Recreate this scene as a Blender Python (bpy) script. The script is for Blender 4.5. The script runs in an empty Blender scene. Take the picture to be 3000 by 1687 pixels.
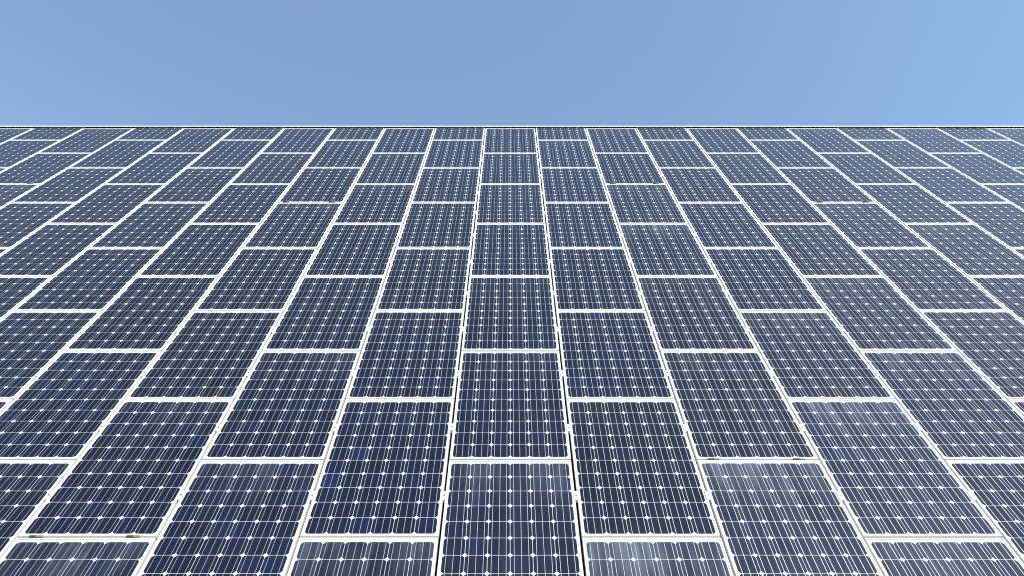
import bpy, math, random
from mathutils import Matrix, Vector

random.seed(11)
scene = bpy.context.scene
COL = scene.collection

# ------------------------------------------------------------------ camera
# The panels lie on one steep plane. Plane frame: x right, y up the slope, z out of it.
TILT = math.radians(61.0)           # slope of the panel field
ALPHA = math.radians(27.597)        # angle between the optical axis and the slope
D_PERP = 4.03                       # camera to plane, along the plane's normal
CAM_H = 1.62
U = Vector((0, math.cos(TILT), math.sin(TILT)))
N = Vector((0, -math.sin(TILT), math.cos(TILT)))
CAM = Vector((0.0, 0.0, CAM_H))
FOOT = CAM - D_PERP * N             # foot of the camera on the plane
F_PX = 2153.0                       # focal length in pixels of the 3000 px wide photograph

cam_data = bpy.data.cameras.new("camera")
cam = bpy.data.objects.new("camera", cam_data)
COL.objects.link(cam)
cam_data.sensor_width = 36.0
cam_data.lens = 36.0 * F_PX / 3000.0
cam_data.clip_start = 0.05
cam_data.clip_end = 3000.0
cam_data.shift_x = 5.0 / 3000.0
cam.location = CAM
PITCH = TILT - ALPHA
cam.rotation_euler = (math.pi / 2 + PITCH, 0, 0)
scene.camera = cam

# ------------------------------------------------------------------ sky and sun
SUN_EL = math.radians(47.0)
SUN_AZ = math.radians(36.0)         # to the camera's right, behind it
S = Vector((math.cos(SUN_EL) * math.sin(SUN_AZ), -math.cos(SUN_EL) * math.cos(SUN_AZ), math.sin(SUN_EL)))
world = bpy.data.worlds.new("World")
scene.world = world
world.use_nodes = True
wn = world.node_tree.nodes
wl = world.node_tree.links
for n_ in list(wn):
    wn.remove(n_)
sky = wn.new("ShaderNodeTexSky")
sky.sky_type = 'NISHITA'
sky.sun_disc = False
sky.sun_elevation = SUN_EL
sky.sun_rotation = math.atan2(S.x, S.y)
sky.altitude = 0.0
sky.air_density = 1.5
sky.dust_density = 0.2
sky.ozone_density = 2.0
bg = wn.new("ShaderNodeBackground")
bg.inputs["Strength"].default_value = 0.15
wo = wn.new("ShaderNodeOutputWorld")
wl.new(sky.outputs[0], bg.inputs["Color"])
wl.new(bg.outputs[0], wo.inputs["Surface"])

sun_data = bpy.data.lights.new("sun", 'SUN')
sun_data.energy = 3.05
sun_data.angle = math.radians(0.53)
sun_data.color = (1.0, 0.955, 0.89)
sun = bpy.data.objects.new("sun", sun_data)
COL.objects.link(sun)
sun.location = (6, -10, 30)
sun.rotation_euler = (-S).to_track_quat('-Z', 'Y').to_euler()

scene.view_settings.view_transform = 'Standard'
scene.view_settings.look = 'None'
scene.view_settings.gamma = 1.0
scene.view_settings.exposure = 0.54
scene.view_settings.use_curve_mapping = False
scene.render.engine = 'CYCLES'
scene.cycles.max_bounces = 7
scene.cycles.transparent_max_bounces = 12
scene.cycles.diffuse_bounces = 3
scene.cycles.pixel_filter_type = 'BLACKMAN_HARRIS'
scene.cycles.filter_width = 1.1
scene.cycles.use_denoising = False
scene.cycles.use_adaptive_sampling = False
scene.cycles.sample_clamp_indirect = 4.0


# ------------------------------------------------------------------ materials
def new_mat(name):
    m = bpy.data.materials.new(name)
    m.use_nodes = True
    nt = m.node_tree
    for n_ in list(nt.nodes):
        nt.nodes.remove(n_)
    out = nt.nodes.new("ShaderNodeOutputMaterial")
    return m, nt, out


def simple(name, col, rough=0.5, metallic=0.0, noise=0.0, nscale=8.0, stretch=(1, 1, 1), spec=0.5):
    m, nt, out = new_mat(name)
    b = nt.nodes.new("ShaderNodeBsdfPrincipled")
    b.inputs["Roughness"].default_value = rough
    b.inputs["Metallic"].default_value = metallic
    b.inputs["Specular IOR Level"].default_value = spec
    if noise > 0:
        tc = nt.nodes.new("ShaderNodeTexCoord")
        oi = nt.nodes.new("ShaderNodeObjectInfo")
        add = nt.nodes.new("ShaderNodeVectorMath"); add.operation = 'ADD'
        mul = nt.nodes.new("ShaderNodeMath"); mul.operation = 'MULTIPLY'
        mul.inputs[1].default_value = 57.0
        nt.links.new(oi.outputs["Random"], mul.inputs[0])
        nt.links.new(tc.outputs["Object"], add.inputs[0])
        nt.links.new(mul.outputs[0], add.inputs[1])
        mp = nt.nodes.new("ShaderNodeMapping")
        mp.inputs["Scale"].default_value = stretch
        nt.links.new(add.outputs[0], mp.inputs["Vector"])
        nz = nt.nodes.new("ShaderNodeTexNoise")
        nz.inputs["Scale"].default_value = nscale
        nz.inputs["Detail"].default_value = 5
        nt.links.new(mp.outputs[0], nz.inputs["Vector"])
        rp = nt.nodes.new("ShaderNodeValToRGB")
        rp.color_ramp.elements[0].position = 0.3
        rp.color_ramp.elements[1].position = 0.7
        rp.color_ramp.elements[0].color = tuple(c * (1 - noise) for c in col) + (1,)
        rp.color_ramp.elements[1].color = tuple(min(1, c * (1 + noise * .5)) for c in col) + (1,)
        nt.links.new(nz.outputs["Fac"], rp.inputs[0])
        nt.links.new(rp.outputs[0], b.inputs["Base Color"])
    else:
        b.inputs["Base Color"].default_value = tuple(col) + (1,)
    nt.links.new(b.outputs[0], out.inputs["Surface"])
    return m


M_FRAME = simple("white_coated_aluminium", (0.775, 0.752, 0.69), 0.42, 0, 0.05, 3.0, (1, 1, 1))
M_SHEET = simple("white_backsheet", (0.85, 0.84, 0.80), 0.6, 0, 0.02, 6.0)
M_RIBBON = simple("tinned_ribbon", (0.86, 0.87, 0.90), 0.5, 0.55)
M_CLAMP = simple("clamp_aluminium", (0.80, 0.79, 0.765), 0.4, 0, 0.05, 20.0)
M_BOLT = simple("bolt_steel", (0.45, 0.44, 0.42), 0.35, 0.8)
M_SOCKET = simple("bolt_socket_dark", (0.03, 0.028, 0.025), 0.6)
M_CLIP = simple("clip_brown_steel", (0.15, 0.112, 0.068), 0.45, 0.3, 0.25, 30.0)
M_CLIP2 = simple("clip_pale_steel", (0.36, 0.30, 0.21), 0.4, 0.3, 0.15, 30.0)
M_WALL = simple("dark_wall_membrane", (0.018, 0.016, 0.014), 0.9, 0, 0.3, 4.0)
M_RAIL = simple("black_anodised_rail", (0.03, 0.028, 0.026), 0.5, 0.4)
M_CAP = simple("white_cap_sheet", (0.82, 0.80, 0.75), 0.4, 0, 0.04, 1.5)
M_SLOT_SHADE = simple("black_slot_shade", (0.012, 0.012, 0.011), 0.8)
M_RENDER = simple("grey_concrete", (0.32, 0.31, 0.29), 0.85, 0, 0.2, 2.0)
M_GROUND = simple("light_paving", (0.22, 0.21, 0.19), 0.9, 0, 0.25, 0.8)


def cell_material():
    m, nt, out = new_mat("monocrystalline_silicon")
    b = nt.nodes.new("ShaderNodeBsdfPrincipled")
    oi = nt.nodes.new("ShaderNodeObjectInfo")
    tc = nt.nodes.new("ShaderNodeTexCoord")
    mp = nt.nodes.new("ShaderNodeMapping")
    mp.inputs["Scale"].default_value = (1.0, 0.12, 1.0)
    mul = nt.nodes.new("ShaderNodeMath"); mul.operation = 'MULTIPLY'
    mul.inputs[1].default_value = 91.0
    add = nt.nodes.new("ShaderNodeVectorMath"); add.operation = 'ADD'
    nz = nt.nodes.new("ShaderNodeTexNoise")
    nz.inputs["Scale"].default_value = 70.0
    nz.inputs["Detail"].default_value = 4
    nt.links.new(oi.outputs["Random"], mul.inputs[0])
    nt.links.new(tc.outputs["Object"], add.inputs[0])
    nt.links.new(mul.outputs[0], add.inputs[1])
    nt.links.new(add.outputs[0], mp.inputs["Vector"])
    nt.links.new(mp.outputs[0], nz.inputs["Vector"])
    mr = nt.nodes.new("ShaderNodeMapRange")
    mr.inputs["From Min"].default_value = 0.3
    mr.inputs["From Max"].default_value = 0.7
    mr.inputs["To Min"].default_value = 0.82
    mr.inputs["To Max"].default_value = 1.18
    nt.links.new(nz.outputs["Fac"], mr.inputs["Value"])
    vm = nt.nodes.new("ShaderNodeVectorMath"); vm.operation = 'SCALE'
    nt.links.new(oi.outputs["Color"], vm.inputs[0])
    nt.links.new(mr.outputs[0], vm.inputs["Scale"])
    nt.links.new(vm.outputs[0], b.inputs["Base Color"])
    b.inputs["Roughness"].default_value = 0.45
    b.inputs["Specular IOR Level"].default_value = 0.14
    b.inputs["Specular Tint"].default_value = (0.45, 0.62, 1.0, 1)      # blue anti-reflection coat
    nt.links.new(b.outputs[0], out.inputs["Surface"])
    return m


def glass_material():
    """thin solar glass: clear, with a fresnel reflection and a veil of rain-streaked dust (object colour sets how much)"""
    m, nt, out = new_mat("solar_glass")
    L = nt.links.new
    tr = nt.nodes.new("ShaderNodeBsdfTransparent")
    tr.inputs["Color"].default_value = (0.965, 0.975, 0.975, 1)
    gl = nt.nodes.new("ShaderNodeBsdfGlossy")
    gl.inputs["Roughness"].default_value = 0.05
    gl.inputs["Color"].default_value = (0.88, 0.95, 1.0, 1)
    fr = nt.nodes.new("ShaderNodeFresnel")
    fr.inputs["IOR"].default_value = 1.36
    mx = nt.nodes.new("ShaderNodeMixShader")
    L(fr.outputs[0], mx.inputs[0]); L(tr.outputs[0], mx.inputs[1]); L(gl.outputs[0], mx.inputs[2])
    # dust
    oi = nt.nodes.new("ShaderNodeObjectInfo")
    tc = nt.nodes.new("ShaderNodeTexCoord")
    sep = nt.nodes.new("ShaderNodeSeparateXYZ")
    L(tc.outputs["Generated"], sep.inputs[0])
    mul = nt.nodes.new("ShaderNodeMath"); mul.operation = 'MULTIPLY'; mul.inputs[1].default_value = 43.0
    L(oi.outputs["Random"], mul.inputs[0])
    add = nt.nodes.new("ShaderNodeVectorMath"); add.operation = 'ADD'
    L(tc.outputs["Object"], add.inputs[0]); L(mul.outputs[0], add.inputs[1])

    def noise(scale, stretch, lo, hi, detail=5):
        mp = nt.nodes.new("ShaderNodeMapping"); mp.inputs["Scale"].default_value = stretch
        L(add.outputs[0], mp.inputs["Vector"])
        nz = nt.nodes.new("ShaderNodeTexNoise")
        nz.inputs["Scale"].default_value = scale
        nz.inputs["Detail"].default_value = detail
        L(mp.outputs[0], nz.inputs["Vector"])
        mr = nt.nodes.new("ShaderNodeMapRange")
        mr.inputs["From Min"].default_value = lo
        mr.inputs["From Max"].default_value = hi
        L(nz.outputs["Fac"], mr.inputs["Value"])
        return mr.outputs[0]

    def math_(op, a, b):
        n_ = nt.nodes.new("ShaderNodeMath"); n_.operation = op
        for i, v in enumerate((a, b)):
            if isinstance(v, (int, float)):
                n_.inputs[i].default_value = v
            else:
                L(v, n_.inputs[i])
        return n_.outputs[0]

    streak = noise(34.0, (1.0, 0.045, 1.0), 0.38, 0.72)
    wide = noise(5.0, (1.0, 0.16, 1.0), 0.42, 0.72, 3)
    cloud = noise(4.0, (1, 1, 1), 0.35, 0.75, 4)
    top = nt.nodes.new("ShaderNodeMapRange")       # dirt that runs down from under the frame's upper lip
    top.interpolation_type = 'SMOOTHSTEP'
    top.inputs["From Min"].default_value = 0.62
    top.inputs["From Max"].default_value = 1.0
    L(sep.outputs["Y"], top.inputs["Value"])
    sc = nt.nodes.new("ShaderNodeSeparateColor")
    L(oi.outputs["Color"], sc.inputs[0])
    s1 = math_('ADD', math_('MULTIPLY', streak, 0.65), 0.35)
    s2 = math_('ADD', math_('MULTIPLY', wide, 0.8), 0.2)
    runs = math_('MULTIPLY', math_('MULTIPLY', s1, s2), math_('ADD', math_('MULTIPLY', top.outputs[0], 0.8), 0.2))
    veil = math_('MULTIPLY', math_('ADD', math_('MULTIPLY', cloud, 0.5), 0.5), sc.outputs[1])
    fac = math_('ADD', math_('MULTIPLY', runs, sc.outputs[0]), veil)
    df = nt.nodes.new("ShaderNodeBsdfDiffuse")
    df.inputs["Color"].default_value = (0.50, 0.56, 0.64, 1)  # blue put into the dust colour stands in for reflected sky haze
    mx2 = nt.nodes.new("ShaderNodeMixShader")
    L(fac, mx2.inputs[0]); L(mx.outputs[0], mx2.inputs[1]); L(df.outputs[0], mx2.inputs[2])
    L(mx2.outputs[0], out.inputs["Surface"])
    m2, nt2, out2 = new_mat("solar_glass_inner_side")
    t2 = nt2.nodes.new("ShaderNodeBsdfTransparent")
    nt2.links.new(t2.outputs[0], out2.inputs["Surface"])
    return m, m2


M_CELL = cell_material()
M_GLASS, M_GLASS_IN = glass_material()


# ------------------------------------------------------------------ mesh helpers
class MB:
    def __init__(self):
        self.v, self.f, self.mi = [], [], []

    def box(self, x0, x1, y0, y1, z0, z1, mi=0, top_mi=None):
        b = len(self.v)
        self.v += [(x0, y0, z0), (x1, y0, z0), (x1, y1, z0), (x0, y1, z0), (x0, y0, z1), (x1, y0, z1), (x1, y1, z1), (x0, y1, z1)]
        self.f += [(b, b + 3, b + 2, b + 1), (b + 4, b + 5, b + 6, b + 7), (b, b + 1, b + 5, b + 4), (b + 1, b + 2, b + 6, b + 5), (b + 2, b + 3, b + 7, b + 6), (b + 3, b, b + 4, b + 7)]
        self.mi += [mi, mi if top_mi is None else top_mi, mi, mi, mi, mi]

    def prism(self, pts, z0, z1, mi=0):
        """pts counter-clockwise seen from +z"""
        b, n = len(self.v), len(pts)
        self.v += [(p[0], p[1], z0) for p in pts] + [(p[0], p[1], z1) for p in pts]
        self.f += [tuple(b + n + i for i in range(n)), tuple(b + n - 1 - i for i in range(n))]
        self.f += [(b + i, b + (i + 1) % n, b + n + (i + 1) % n, b + n + i) for i in range(n)]
        self.mi += [mi] * (n + 2)

    def extrude_y(self, prof, y0, y1, mi=0):
        """prof: (x, z) loop, clockwise or not; closed tube along y with end caps"""
        b, n = len(self.v), len(prof)
        self.v += [(p[0], y0, p[1]) for p in prof] + [(p[0], y1, p[1]) for p in prof]
        self.f += [tuple(b + i for i in range(n)), tuple(b + n + n - 1 - i for i in range(n))]
        self.f += [(b + i, b + n + i, b + n + (i + 1) % n, b + (i + 1) % n) for i in range(n)]
        self.mi += [mi] * (n + 2)

    def mesh(self, name, *mats):
        me = bpy.data.meshes.new(name)
        me.from_pydata(self.v, [], self.f)
        for m in mats:
            me.materials.append(m)
        if len(mats) > 1:
            me.polygons.foreach_set("material_index", self.mi)
        me.update()
        return me


def link(name, data, parent=None, loc=(0, 0, 0), rot=(0, 0, 0)):
    o = bpy.data.objects.new(name, data)
    COL.objects.link(o)
    o.location = loc
    o.rotation_euler = rot
    if parent is not None:
        o.parent = parent
    return o


def tag(o, label, cat, group=None):
    o["label"] = label
    o["category"] = cat
    if group:
        o["group"] = group
    return o


def at(x, s, h=0.0):
    """a point of the panel plane: x across, s up the slope from the camera's foot, h out of it"""
    return FOOT + Vector((x, 0, 0)) + s * U + h * N


ROT = (TILT, 0, 0)

# ------------------------------------------------------------------ measures
COL_W = 1.0148                       # column pitch
ROW_H = 1.6643                       # row pitch
HALF = ROW_H / 2
GAP_X, GAP_Y = 0.0190, 0.0138
PW, PH = COL_W - GAP_X, ROW_H - GAP_Y
CELL_P = 0.159                       # cell pitch
CELL = 0.1557
LIP = 0.0115
BOT_M = 0.0268                       # frame edge to first cell at the lower end
S_TOP = 14.673                       # slope position of the top of the array (k = -1)
K_BOTTOM = 14


def s_of(k):
    return S_TOP - (k + 1) * HALF


# ------------------------------------------------------------------ ground and building (the setting)
g = MB()
g.box(-600, 600, -600, 600, -0.5, 0.0)
o = link("ground", g.mesh("ground", M_GROUND))
o["kind"] = "structure"

S_BOT = s_of(K_BOTTOM)
XE = 14.78
bld = link("solar_building", None, None, at(0, S_BOT))
bld.rotation_euler = ROT
tag(bld, "tall sloping building face clad with solar panels under a white top cap", "building")
YT = S_TOP - S_BOT
WALL_Z = -0.115
w = MB()
w.box(-XE, XE, -1.55, YT + 0.12, WALL_Z - 0.25, WALL_Z)
link("sloping_wall", w.mesh("sloping_wall", M_WALL), bld)
w = MB()
w.box(-XE - 0.02, XE + 0.02, -0.55, -0.06, WALL_Z - 0.20, -0.02)
link("base_sill", w.mesh("base_sill", M_RENDER), bld)
# body of the building behind the slope, built upright
inv = Matrix.Translation(bld.location) @ Matrix.Rotation(TILT, 4, 'X')
inv = inv.inverted()
p_top = at(0, S_TOP + 0.10, WALL_Z - 0.27)
p_bot = at(0, S_BOT - 1.5, WALL_Z - 0.27)
yb = p_top.y + 9.0
vs, b = [], MB()
for x in (-XE + 0.05, XE - 0.05):
    for p in ((p_bot.y, 0.0), (p_top.y, p_top.z), (yb, p_top.z - 0.6), (yb, 0.0)):
        vs.append(inv @ Vector((x, p[0], p[1] if p[1] > 0 else -0.02)))
b.v = [tuple(v) for v in vs]
b.f = [(0, 1, 2, 3), (7, 6, 5, 4), (0, 4, 5, 1), (1, 5, 6, 2), (2, 6, 7, 3), (3, 7, 4, 0)]
b.mi = [0] * 6
link("building_body", b.mesh("building_body", M_RENDER), bld)
# rails under the clamps
rl = MB(); rl.box(-XE, XE, -0.02, 0.02, WALL_Z + 0.002, -0.0415)
rail_me = rl.mesh("mounting_rail", M_RAIL)
for k in range(-1, K_BOTTOM):
    link("mounting_rail", rail_me, bld, (0, s_of(k + 0.5) - S_BOT, 0))
# the white cap along the top: sheet segments with fine joints over black strips added to paint the slot's shade
CAP_Y0 = YT + 0.010
SEG = 4.06
cp = MB()
prof = [(0.0, 0.023), (0.0, 0.029), (0.0015, 0.031), (0.050, 0.031), (0.30, -0.20), (0.30, -0.32), (0.296, -0.32), (0.296, -0.202), (0.048, 0.0275), (0.004, 0.0275), (0.004, 0.023)]
n_ = len(prof)
for xx in (0.002, SEG - 0.002):
    cp.v += [(xx, p[0], p[1]) for p in prof]
cp.f = [(i, i + n_, (i + 1) % n_ + n_, (i + 1) % n_) for i in range(n_)]
cp.f = [tuple(reversed(f)) for f in cp.f] + [tuple(range(n_)), tuple(reversed(range(n_, 2 * n_)))]
cp.mi = [0] * len(cp.f)
cap_me = cp.mesh("cap_segment", M_CAP)
x = -XE - 0.35
while x < XE:
    link("cap_segment", cap_me, bld, (x, CAP_Y0, 0))
    x += SEG
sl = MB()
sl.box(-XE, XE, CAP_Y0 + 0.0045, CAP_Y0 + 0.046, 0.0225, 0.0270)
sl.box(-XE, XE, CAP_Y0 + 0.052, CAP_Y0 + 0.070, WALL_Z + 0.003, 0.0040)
link("slot_shade_strip", sl.mesh("slot_shade_strip", M_SLOT_SHADE), bld)

# ------------------------------------------------------------------ solar panel meshes
RIB = [(0.0, -0.0008), (0.0008, 0.0), (LIP - 0.0005, 0.0), (LIP, -0.0004), (LIP, -0.0014), (0.0025, -0.0014), (0.0025, -0.040), (0.0, -0.040)]


def frame_mesh(h):
    m = MB()
    n_ = len(RIB)
    for cx, cy, sx, sy in ((-PW / 2, 0, 1, 1), (PW / 2, 0, -1, 1), (PW / 2, h, -1, -1), (-PW / 2, h, 1, -1)):
        m.v += [(cx + sx * d, cy + sy * d, z) for d, z in RIB]
    for c in range(4):
        a, b_ = c * n_, ((c + 1) % 4) * n_
        for i in range(n_):
            j = (i + 1) % n_
            m.f.append((a + i, b_ + i, b_ + j, a + j))
    m.mi = [0] * len(m.f)
    return m.mesh("frame", M_FRAME)


def cell_outline():
    """pseudo-square wafer: a square with its corners cut by the ingot's circle"""
    h, r = CELL / 2, 0.0985
    y = math.sqrt(r * r - h * h)
    a0 = math.atan2(y, h)
    a1 = math.pi / 2 - a0
    pts = []
    for q in range(4):
        for i in range(5):
            a = a0 + (a1 - a0) * i / 4 + q * math.pi / 2
            pts.append((r * math.cos(a), r * math.sin(a)))
    return pts


OUT = cell_outline()
Z_SHEET, Z_CELL, Z_RIB = -0.0046, -0.0041, -0.0037
cm = MB(); cm.prism(OUT, Z_SHEET + 0.0001, Z_CELL)
CELL_ME = cm.mesh("cell", M_CELL)


def parts_for(rows, h):
    d = {}
    d["frame"] = frame_mesh(h)
    m = MB(); m.box(-PW / 2 + 0.003, PW / 2 - 0.003, 0.003, h - 0.003, Z_SHEET - 0.0012, Z_SHEET)
    d["backsheet"] = m.mesh("backsheet", M_SHEET)
    m = MB(); m.box(-PW / 2 + 0.003, PW / 2 - 0.003, 0.003, h - 0.003, -0.0036, -0.0015, 1, 0)
    m.f.pop(0); m.mi.pop(0)
    d["glass_pane"] = m.mesh("glass_pane", M_GLASS, M_GLASS_IN)
    m = MB()
    y0, y1 = BOT_M + 0.002, BOT_M + rows * CELL_P - 0.006
    for c in range(6):
        for t in (-1, 0, 1):
            xc = (c - 2.5) * CELL_P + t * 0.0515
            m.box(xc - 0.0010, xc + 0.0010, y0, y1, Z_CELL - 0.0001, Z_RIB)
    d["busbar_ribbons"] = m.mesh("busbar_ribbons", M_RIBBON)
    m = MB()
    for r in range(rows):
        for c in range(6):
            cx, cy = (c - 2.5) * CELL_P, BOT_M + (r + 0.5) * CELL_P - 0.0015
            m.prism([(p[0] + cx, p[1] + cy) for p in OUT], Z_SHEET + 0.0001, Z_CELL)
    d["far_cells"] = m.mesh("cells", M_CELL)
    return d


FULL = parts_for(10, PH)
SHORT = parts_for(5, HALF - GAP_Y + 0.055)
LOWER = parts_for(5, HALF - GAP_Y)


def project(p):
    v = p - CAM
    fwd = Vector((0, math.cos(PITCH), math.sin(PITCH)))
    up = Vector((0, -math.sin(PITCH), math.cos(PITCH)))
    d = v.dot(fwd)
    if d < 0.05:
        return None
    return (1495 + F_PX * v.x / d, 843.5 - F_PX * v.dot(up) / d)


def in_view(x, s0, s1, margin=0):
    pts = [project(at(x + dx, s)) for dx in (-PW / 2, PW / 2) for s in (s0, s1)]
    if any(p is None for p in pts):
        return False
    xs, ys = [p[0] for p in pts], [p[1] for p in pts]
    return max(xs) > -margin and min(xs) < 3000 + margin and max(ys) > -margin and min(ys) < 1687 + margin


ORD = ["first", "second", "third", "fourth", "fifth", "sixth", "seventh", "eighth", "ninth", "tenth", "eleventh", "twelfth", "thirteenth", "fourteenth", "fifteenth"]
# columns and lower seams (k) of the panels that carry brown clips on their lower edge
CLIPS = {(-8, 3), (-3, 4), (2, 3), (5, 4), (2, 11), (-3, 12)}
# glass with plain rain streaks / smears below the upper lip: (column, lower seam) -> strength
SMEAR = {(2, 13): .42, (1, 14): .44, (-1, 14): .20, (3, 14): .26, (-3, 14): .22, (0, 13): .16, (3, 12): .30, (2, 11): .10, (2, 5): .18, (2, 7): .20, (2, 9): .12,
         (-3, 6): .12, (3, 10): .10, (4, 9): .12, (5, 6): .14, (6, 7): .12, (-8, 5): .14, (4, 11): .14, (-2, 13): .10}
panels = {}


def build_panel(i, k0, k1, kind, course, short_top):
    d, rows = {"full": (FULL, 10), "short": (SHORT, 5), "lower": (LOWER, 5)}[kind]
    x = i * COL_W
    s0 = s_of(k1) + GAP_Y / 2
    rr = random.Random(i * 1000 + k1)
    e = link("solar_module", None, None, at(x, s0, rr.uniform(-.0006, .0006)))
    e.rotation_euler = (TILT + rr.gauss(0, .0006), rr.gauss(0, .0008), rr.gauss(0, .0003))
    seen = in_view(x, s0, s_of(k0), 60)
    link("frame", d["frame"], e)
    link("backsheet", d["backsheet"], e)
    gl = link("glass_pane", d["glass_pane"], e)
    smear = SMEAR.get((i, k1), rr.choice([0.01, 0.015, 0.03, 0.03, 0.06]))
    gl.color = (smear, rr.uniform(0.0004, 0.002), 0, 1)
    rb = link("busbar_ribbons", d["busbar_ribbons"], e)
    rb["kind"] = "stuff"
    # each batch of cells has its own blue
    blue = rr.uniform(0.75, 1.25)
    val = rr.uniform(0.85, 1.15)

    def tone():
        v = val * math.exp(rr.gauss(0, .16))
        t = blue * math.exp(rr.gauss(0, .18))
        if rr.random() < 0.03:
            t *= 1.3
        return (0.0058 * v, 0.0080 * v * (1 + .15 * (t - 1)), 0.0190 * v * t, 1)
    if seen:
        for r in range(rows):
            for c in range(6):
                co = link("cell", CELL_ME, e, ((c - 2.5) * CELL_P, BOT_M + (r + 0.5) * CELL_P - 0.0015, 0))
                co.color = tone()
    else:
        co = link("cells", d["far_cells"], e)
        co["kind"] = "stuff"
        co.color = tone()
    panels[(i, k1)] = (e, kind, course, short_top, seen)
    return e


NC = 14
for i in range(-NC, NC + 1):
    odd = i % 2 != 0
    seams = [-1, 0] + list(range(2, K_BOTTOM + 1, 2)) if odd else list(range(-1, K_BOTTOM, 2)) + [K_BOTTOM]
    for c in range(len(seams) - 1):
        k0, k1 = seams[c], seams[c + 1]
        if k1 - k0 == 2:
            kind = "full"
        elif k0 == -1:
            kind = "short"
        else:
            kind = "lower"
        build_panel(i, k0, k1, kind, c, odd)

NUM = ["no", "one", "two", "three", "four", "five", "six", "seven", "eight", "nine", "ten", "eleven", "twelve", "thirteen"]
REF = {-3: "short-topped double-clip column", 2: "whole-topped double-clip column"}


def column_text(i):
    if i in REF:
        return "in the " + REF[i]
    if i > 2:
        n, side, ref = i - 2, "outside", 2
    elif i < -3:
        n, side, ref = -3 - i, "outside", -3
    elif i < 0:
        n, side, ref = i + 3, "inside", -3
    else:
        n, side, ref = 2 - i, "inside", 2
    return "%s column%s %s the %s" % (NUM[n], "" if n == 1 else "s", side, REF[ref])


def gap_text(gi):
    if gi >= 2:
        n, side, ref = gi - 1, "outside", 2
    elif gi < -3:
        n, side, ref = -3 - gi, "outside", -3
    elif gi < -1:
        n, side, ref = gi + 4, "inside", -3
    else:
        n, side, ref = 2 - gi, "inside", 2
    return "%s gap %s the %s" % (ORD[n - 1], side, REF[ref])


for (i, k1), (e, kind, course, short_top, seen) in panels.items():
    if kind == "short":
        lab = "short solar panel tucked under the white cap, " + column_text(i)
    elif kind == "lower":
        lab = "short solar panel above the base sill, " + column_text(i)
    elif (i, k1) in CLIPS:
        lab = "%s solar panel under the cap, clips below it, %s" % (ORD[course], column_text(i))
    elif (i, k1) in SMEAR and SMEAR[(i, k1)] >= .2:
        lab = "%s solar panel under the cap, streaky glass, %s" % (ORD[course], column_text(i))
    else:
        lab = "%s solar panel under the white cap, %s" % (ORD[course], column_text(i))
    tag(e, lab, "solar panel", "solar panels on the sloping face")

# ------------------------------------------------------------------ clamps across the column gaps
CW, CLN = GAP_X / 2 + 0.0095, 0.046
prof = [(-CW, 0.0012), (-CW, 0.0036), (-CW + 0.001, 0.0042), (-GAP_X / 2 - 0.0005, 0.0042), (-GAP_X / 2 + 0.0015, 0.0015), (GAP_X / 2 - 0.0015, 0.0015), (GAP_X / 2 + 0.0005, 0.0042), (CW - 0.001, 0.0042), (CW, 0.0036), (CW, 0.0012),
        (GAP_X / 2 - 0.002, 0.0012), (GAP_X / 2 - 0.003, -0.030), (-GAP_X / 2 + 0.003, -0.030), (-GAP_X / 2 + 0.002, 0.0012)]
m = MB(); m.extrude_y(prof, -CLN, CLN)
CL_BODY = m.mesh("clamp_plate", M_CLAMP)


def disc(r, n=12, a=0.0):
    return [(r * math.cos(2 * math.pi * i / n + a), r * math.sin(2 * math.pi * i / n + a)) for i in range(n)]


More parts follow.
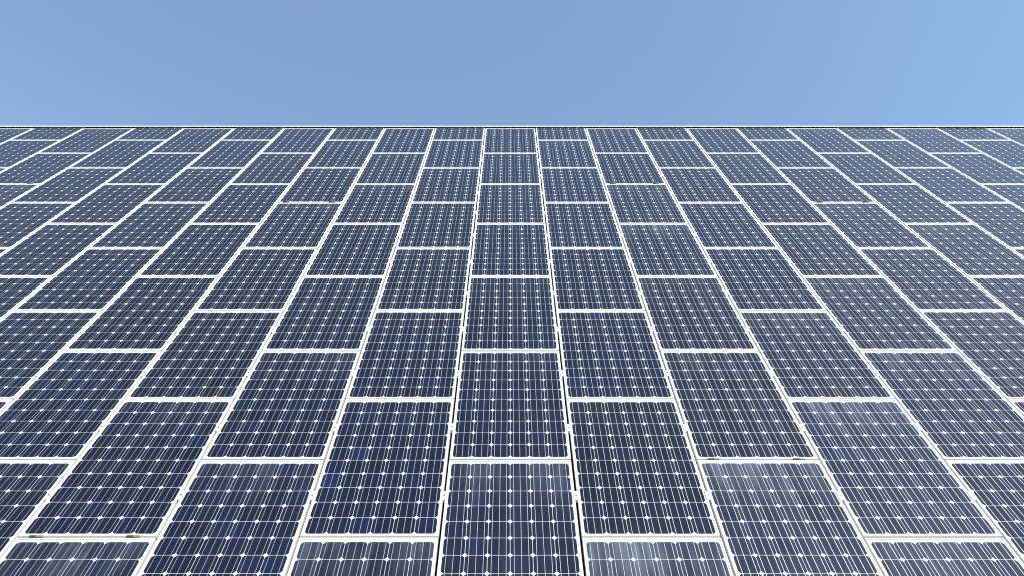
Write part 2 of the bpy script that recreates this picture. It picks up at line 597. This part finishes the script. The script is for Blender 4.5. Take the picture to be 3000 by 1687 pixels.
m = MB(); m.prism(disc(0.0078), 0.0010, 0.0060)
CL_BOLT = m.mesh("bolt_head", M_BOLT)
m = MB(); m.prism(disc(0.0050, 6), 0.0058, 0.0064)
CL_SOCK = m.mesh("hex_socket", M_SOCKET)
for gi in range(-NC, NC):
    gx = (gi + 0.5) * COL_W
    for k in range(-1, K_BOTTOM):
        s = s_of(k + 0.5)
        if not in_view(gx, s - .5, s + .5, 250):
            continue
        e = link("mid_clamp", None, None, at(gx + random.uniform(-.0008, .0008), s + random.uniform(-.006, .006)))
        e.rotation_euler = (TILT, 0, random.uniform(-.012, .012))
        link("clamp_plate", CL_BODY, e)
        bo = link("bolt_head", CL_BOLT, e, (0, random.uniform(-.004, .004), 0))
        link("hex_socket", CL_SOCK, bo)
        tag(e, "%s white clamp under the cap, %s" % (ORD[k + 1], gap_text(gi)), "clamp", "white clamps between the panel columns")

# ------------------------------------------------------------------ brown clips in some of the row seams
g2 = GAP_Y


def clip_meshes(out):
    """a folded steel clip standing `out` proud of the frames: jaw with a slot line, and a paler tongue"""
    m = MB()
    m.box(-0.047, 0.003, -g2 + 0.0005, -g2 + 0.0035, -0.034, out)
    m.box(-0.047, 0.003, -g2 + 0.0035, -0.0008, out - 0.0025, out)
    m.box(-0.047, 0.003, -0.0008, 0.0050, 0.0012, 0.0027)
    m.box(-0.047, 0.003, -0.0030, -0.0008, -0.034, out - 0.0025)
    m.box(-0.036, 0.001, -g2 - 0.0010, -g2 + 0.0005, out * .3, out * .55)
    a = m.mesh("clip_jaw", M_CLIP)
    m = MB()
    m.box(0.0032, 0.047, -g2 + 0.0015, -0.0008, -0.034, out - 0.0015)
    m.box(0.0032, 0.047, -0.0008, 0.0045, 0.0012, 0.0022)
    return a, m.mesh("clip_tongue", M_CLIP2)


CLIP_LOW, CLIP_TALL = clip_meshes(0.013), clip_meshes(0.024)
for (i, k1) in sorted(CLIPS):
    for n_, fx in enumerate((0.135, 0.836)):
        e = link("edge_clip", None, None, at(i * COL_W + (fx - 0.5) * PW, s_of(k1) + GAP_Y / 2))
        e.rotation_euler = ROT
        link("clip_jaw", (CLIP_TALL if k1 < 6 else CLIP_LOW)[0], e)
        link("clip_tongue", (CLIP_TALL if k1 < 6 else CLIP_LOW)[1], e)
        kind, course = panels[(i, k1)][1:3]
        tag(e, "brown clip in the seam under the %s panel, %s" % (ORD[course], column_text(i)), "clip", "brown clips in the panel seams")
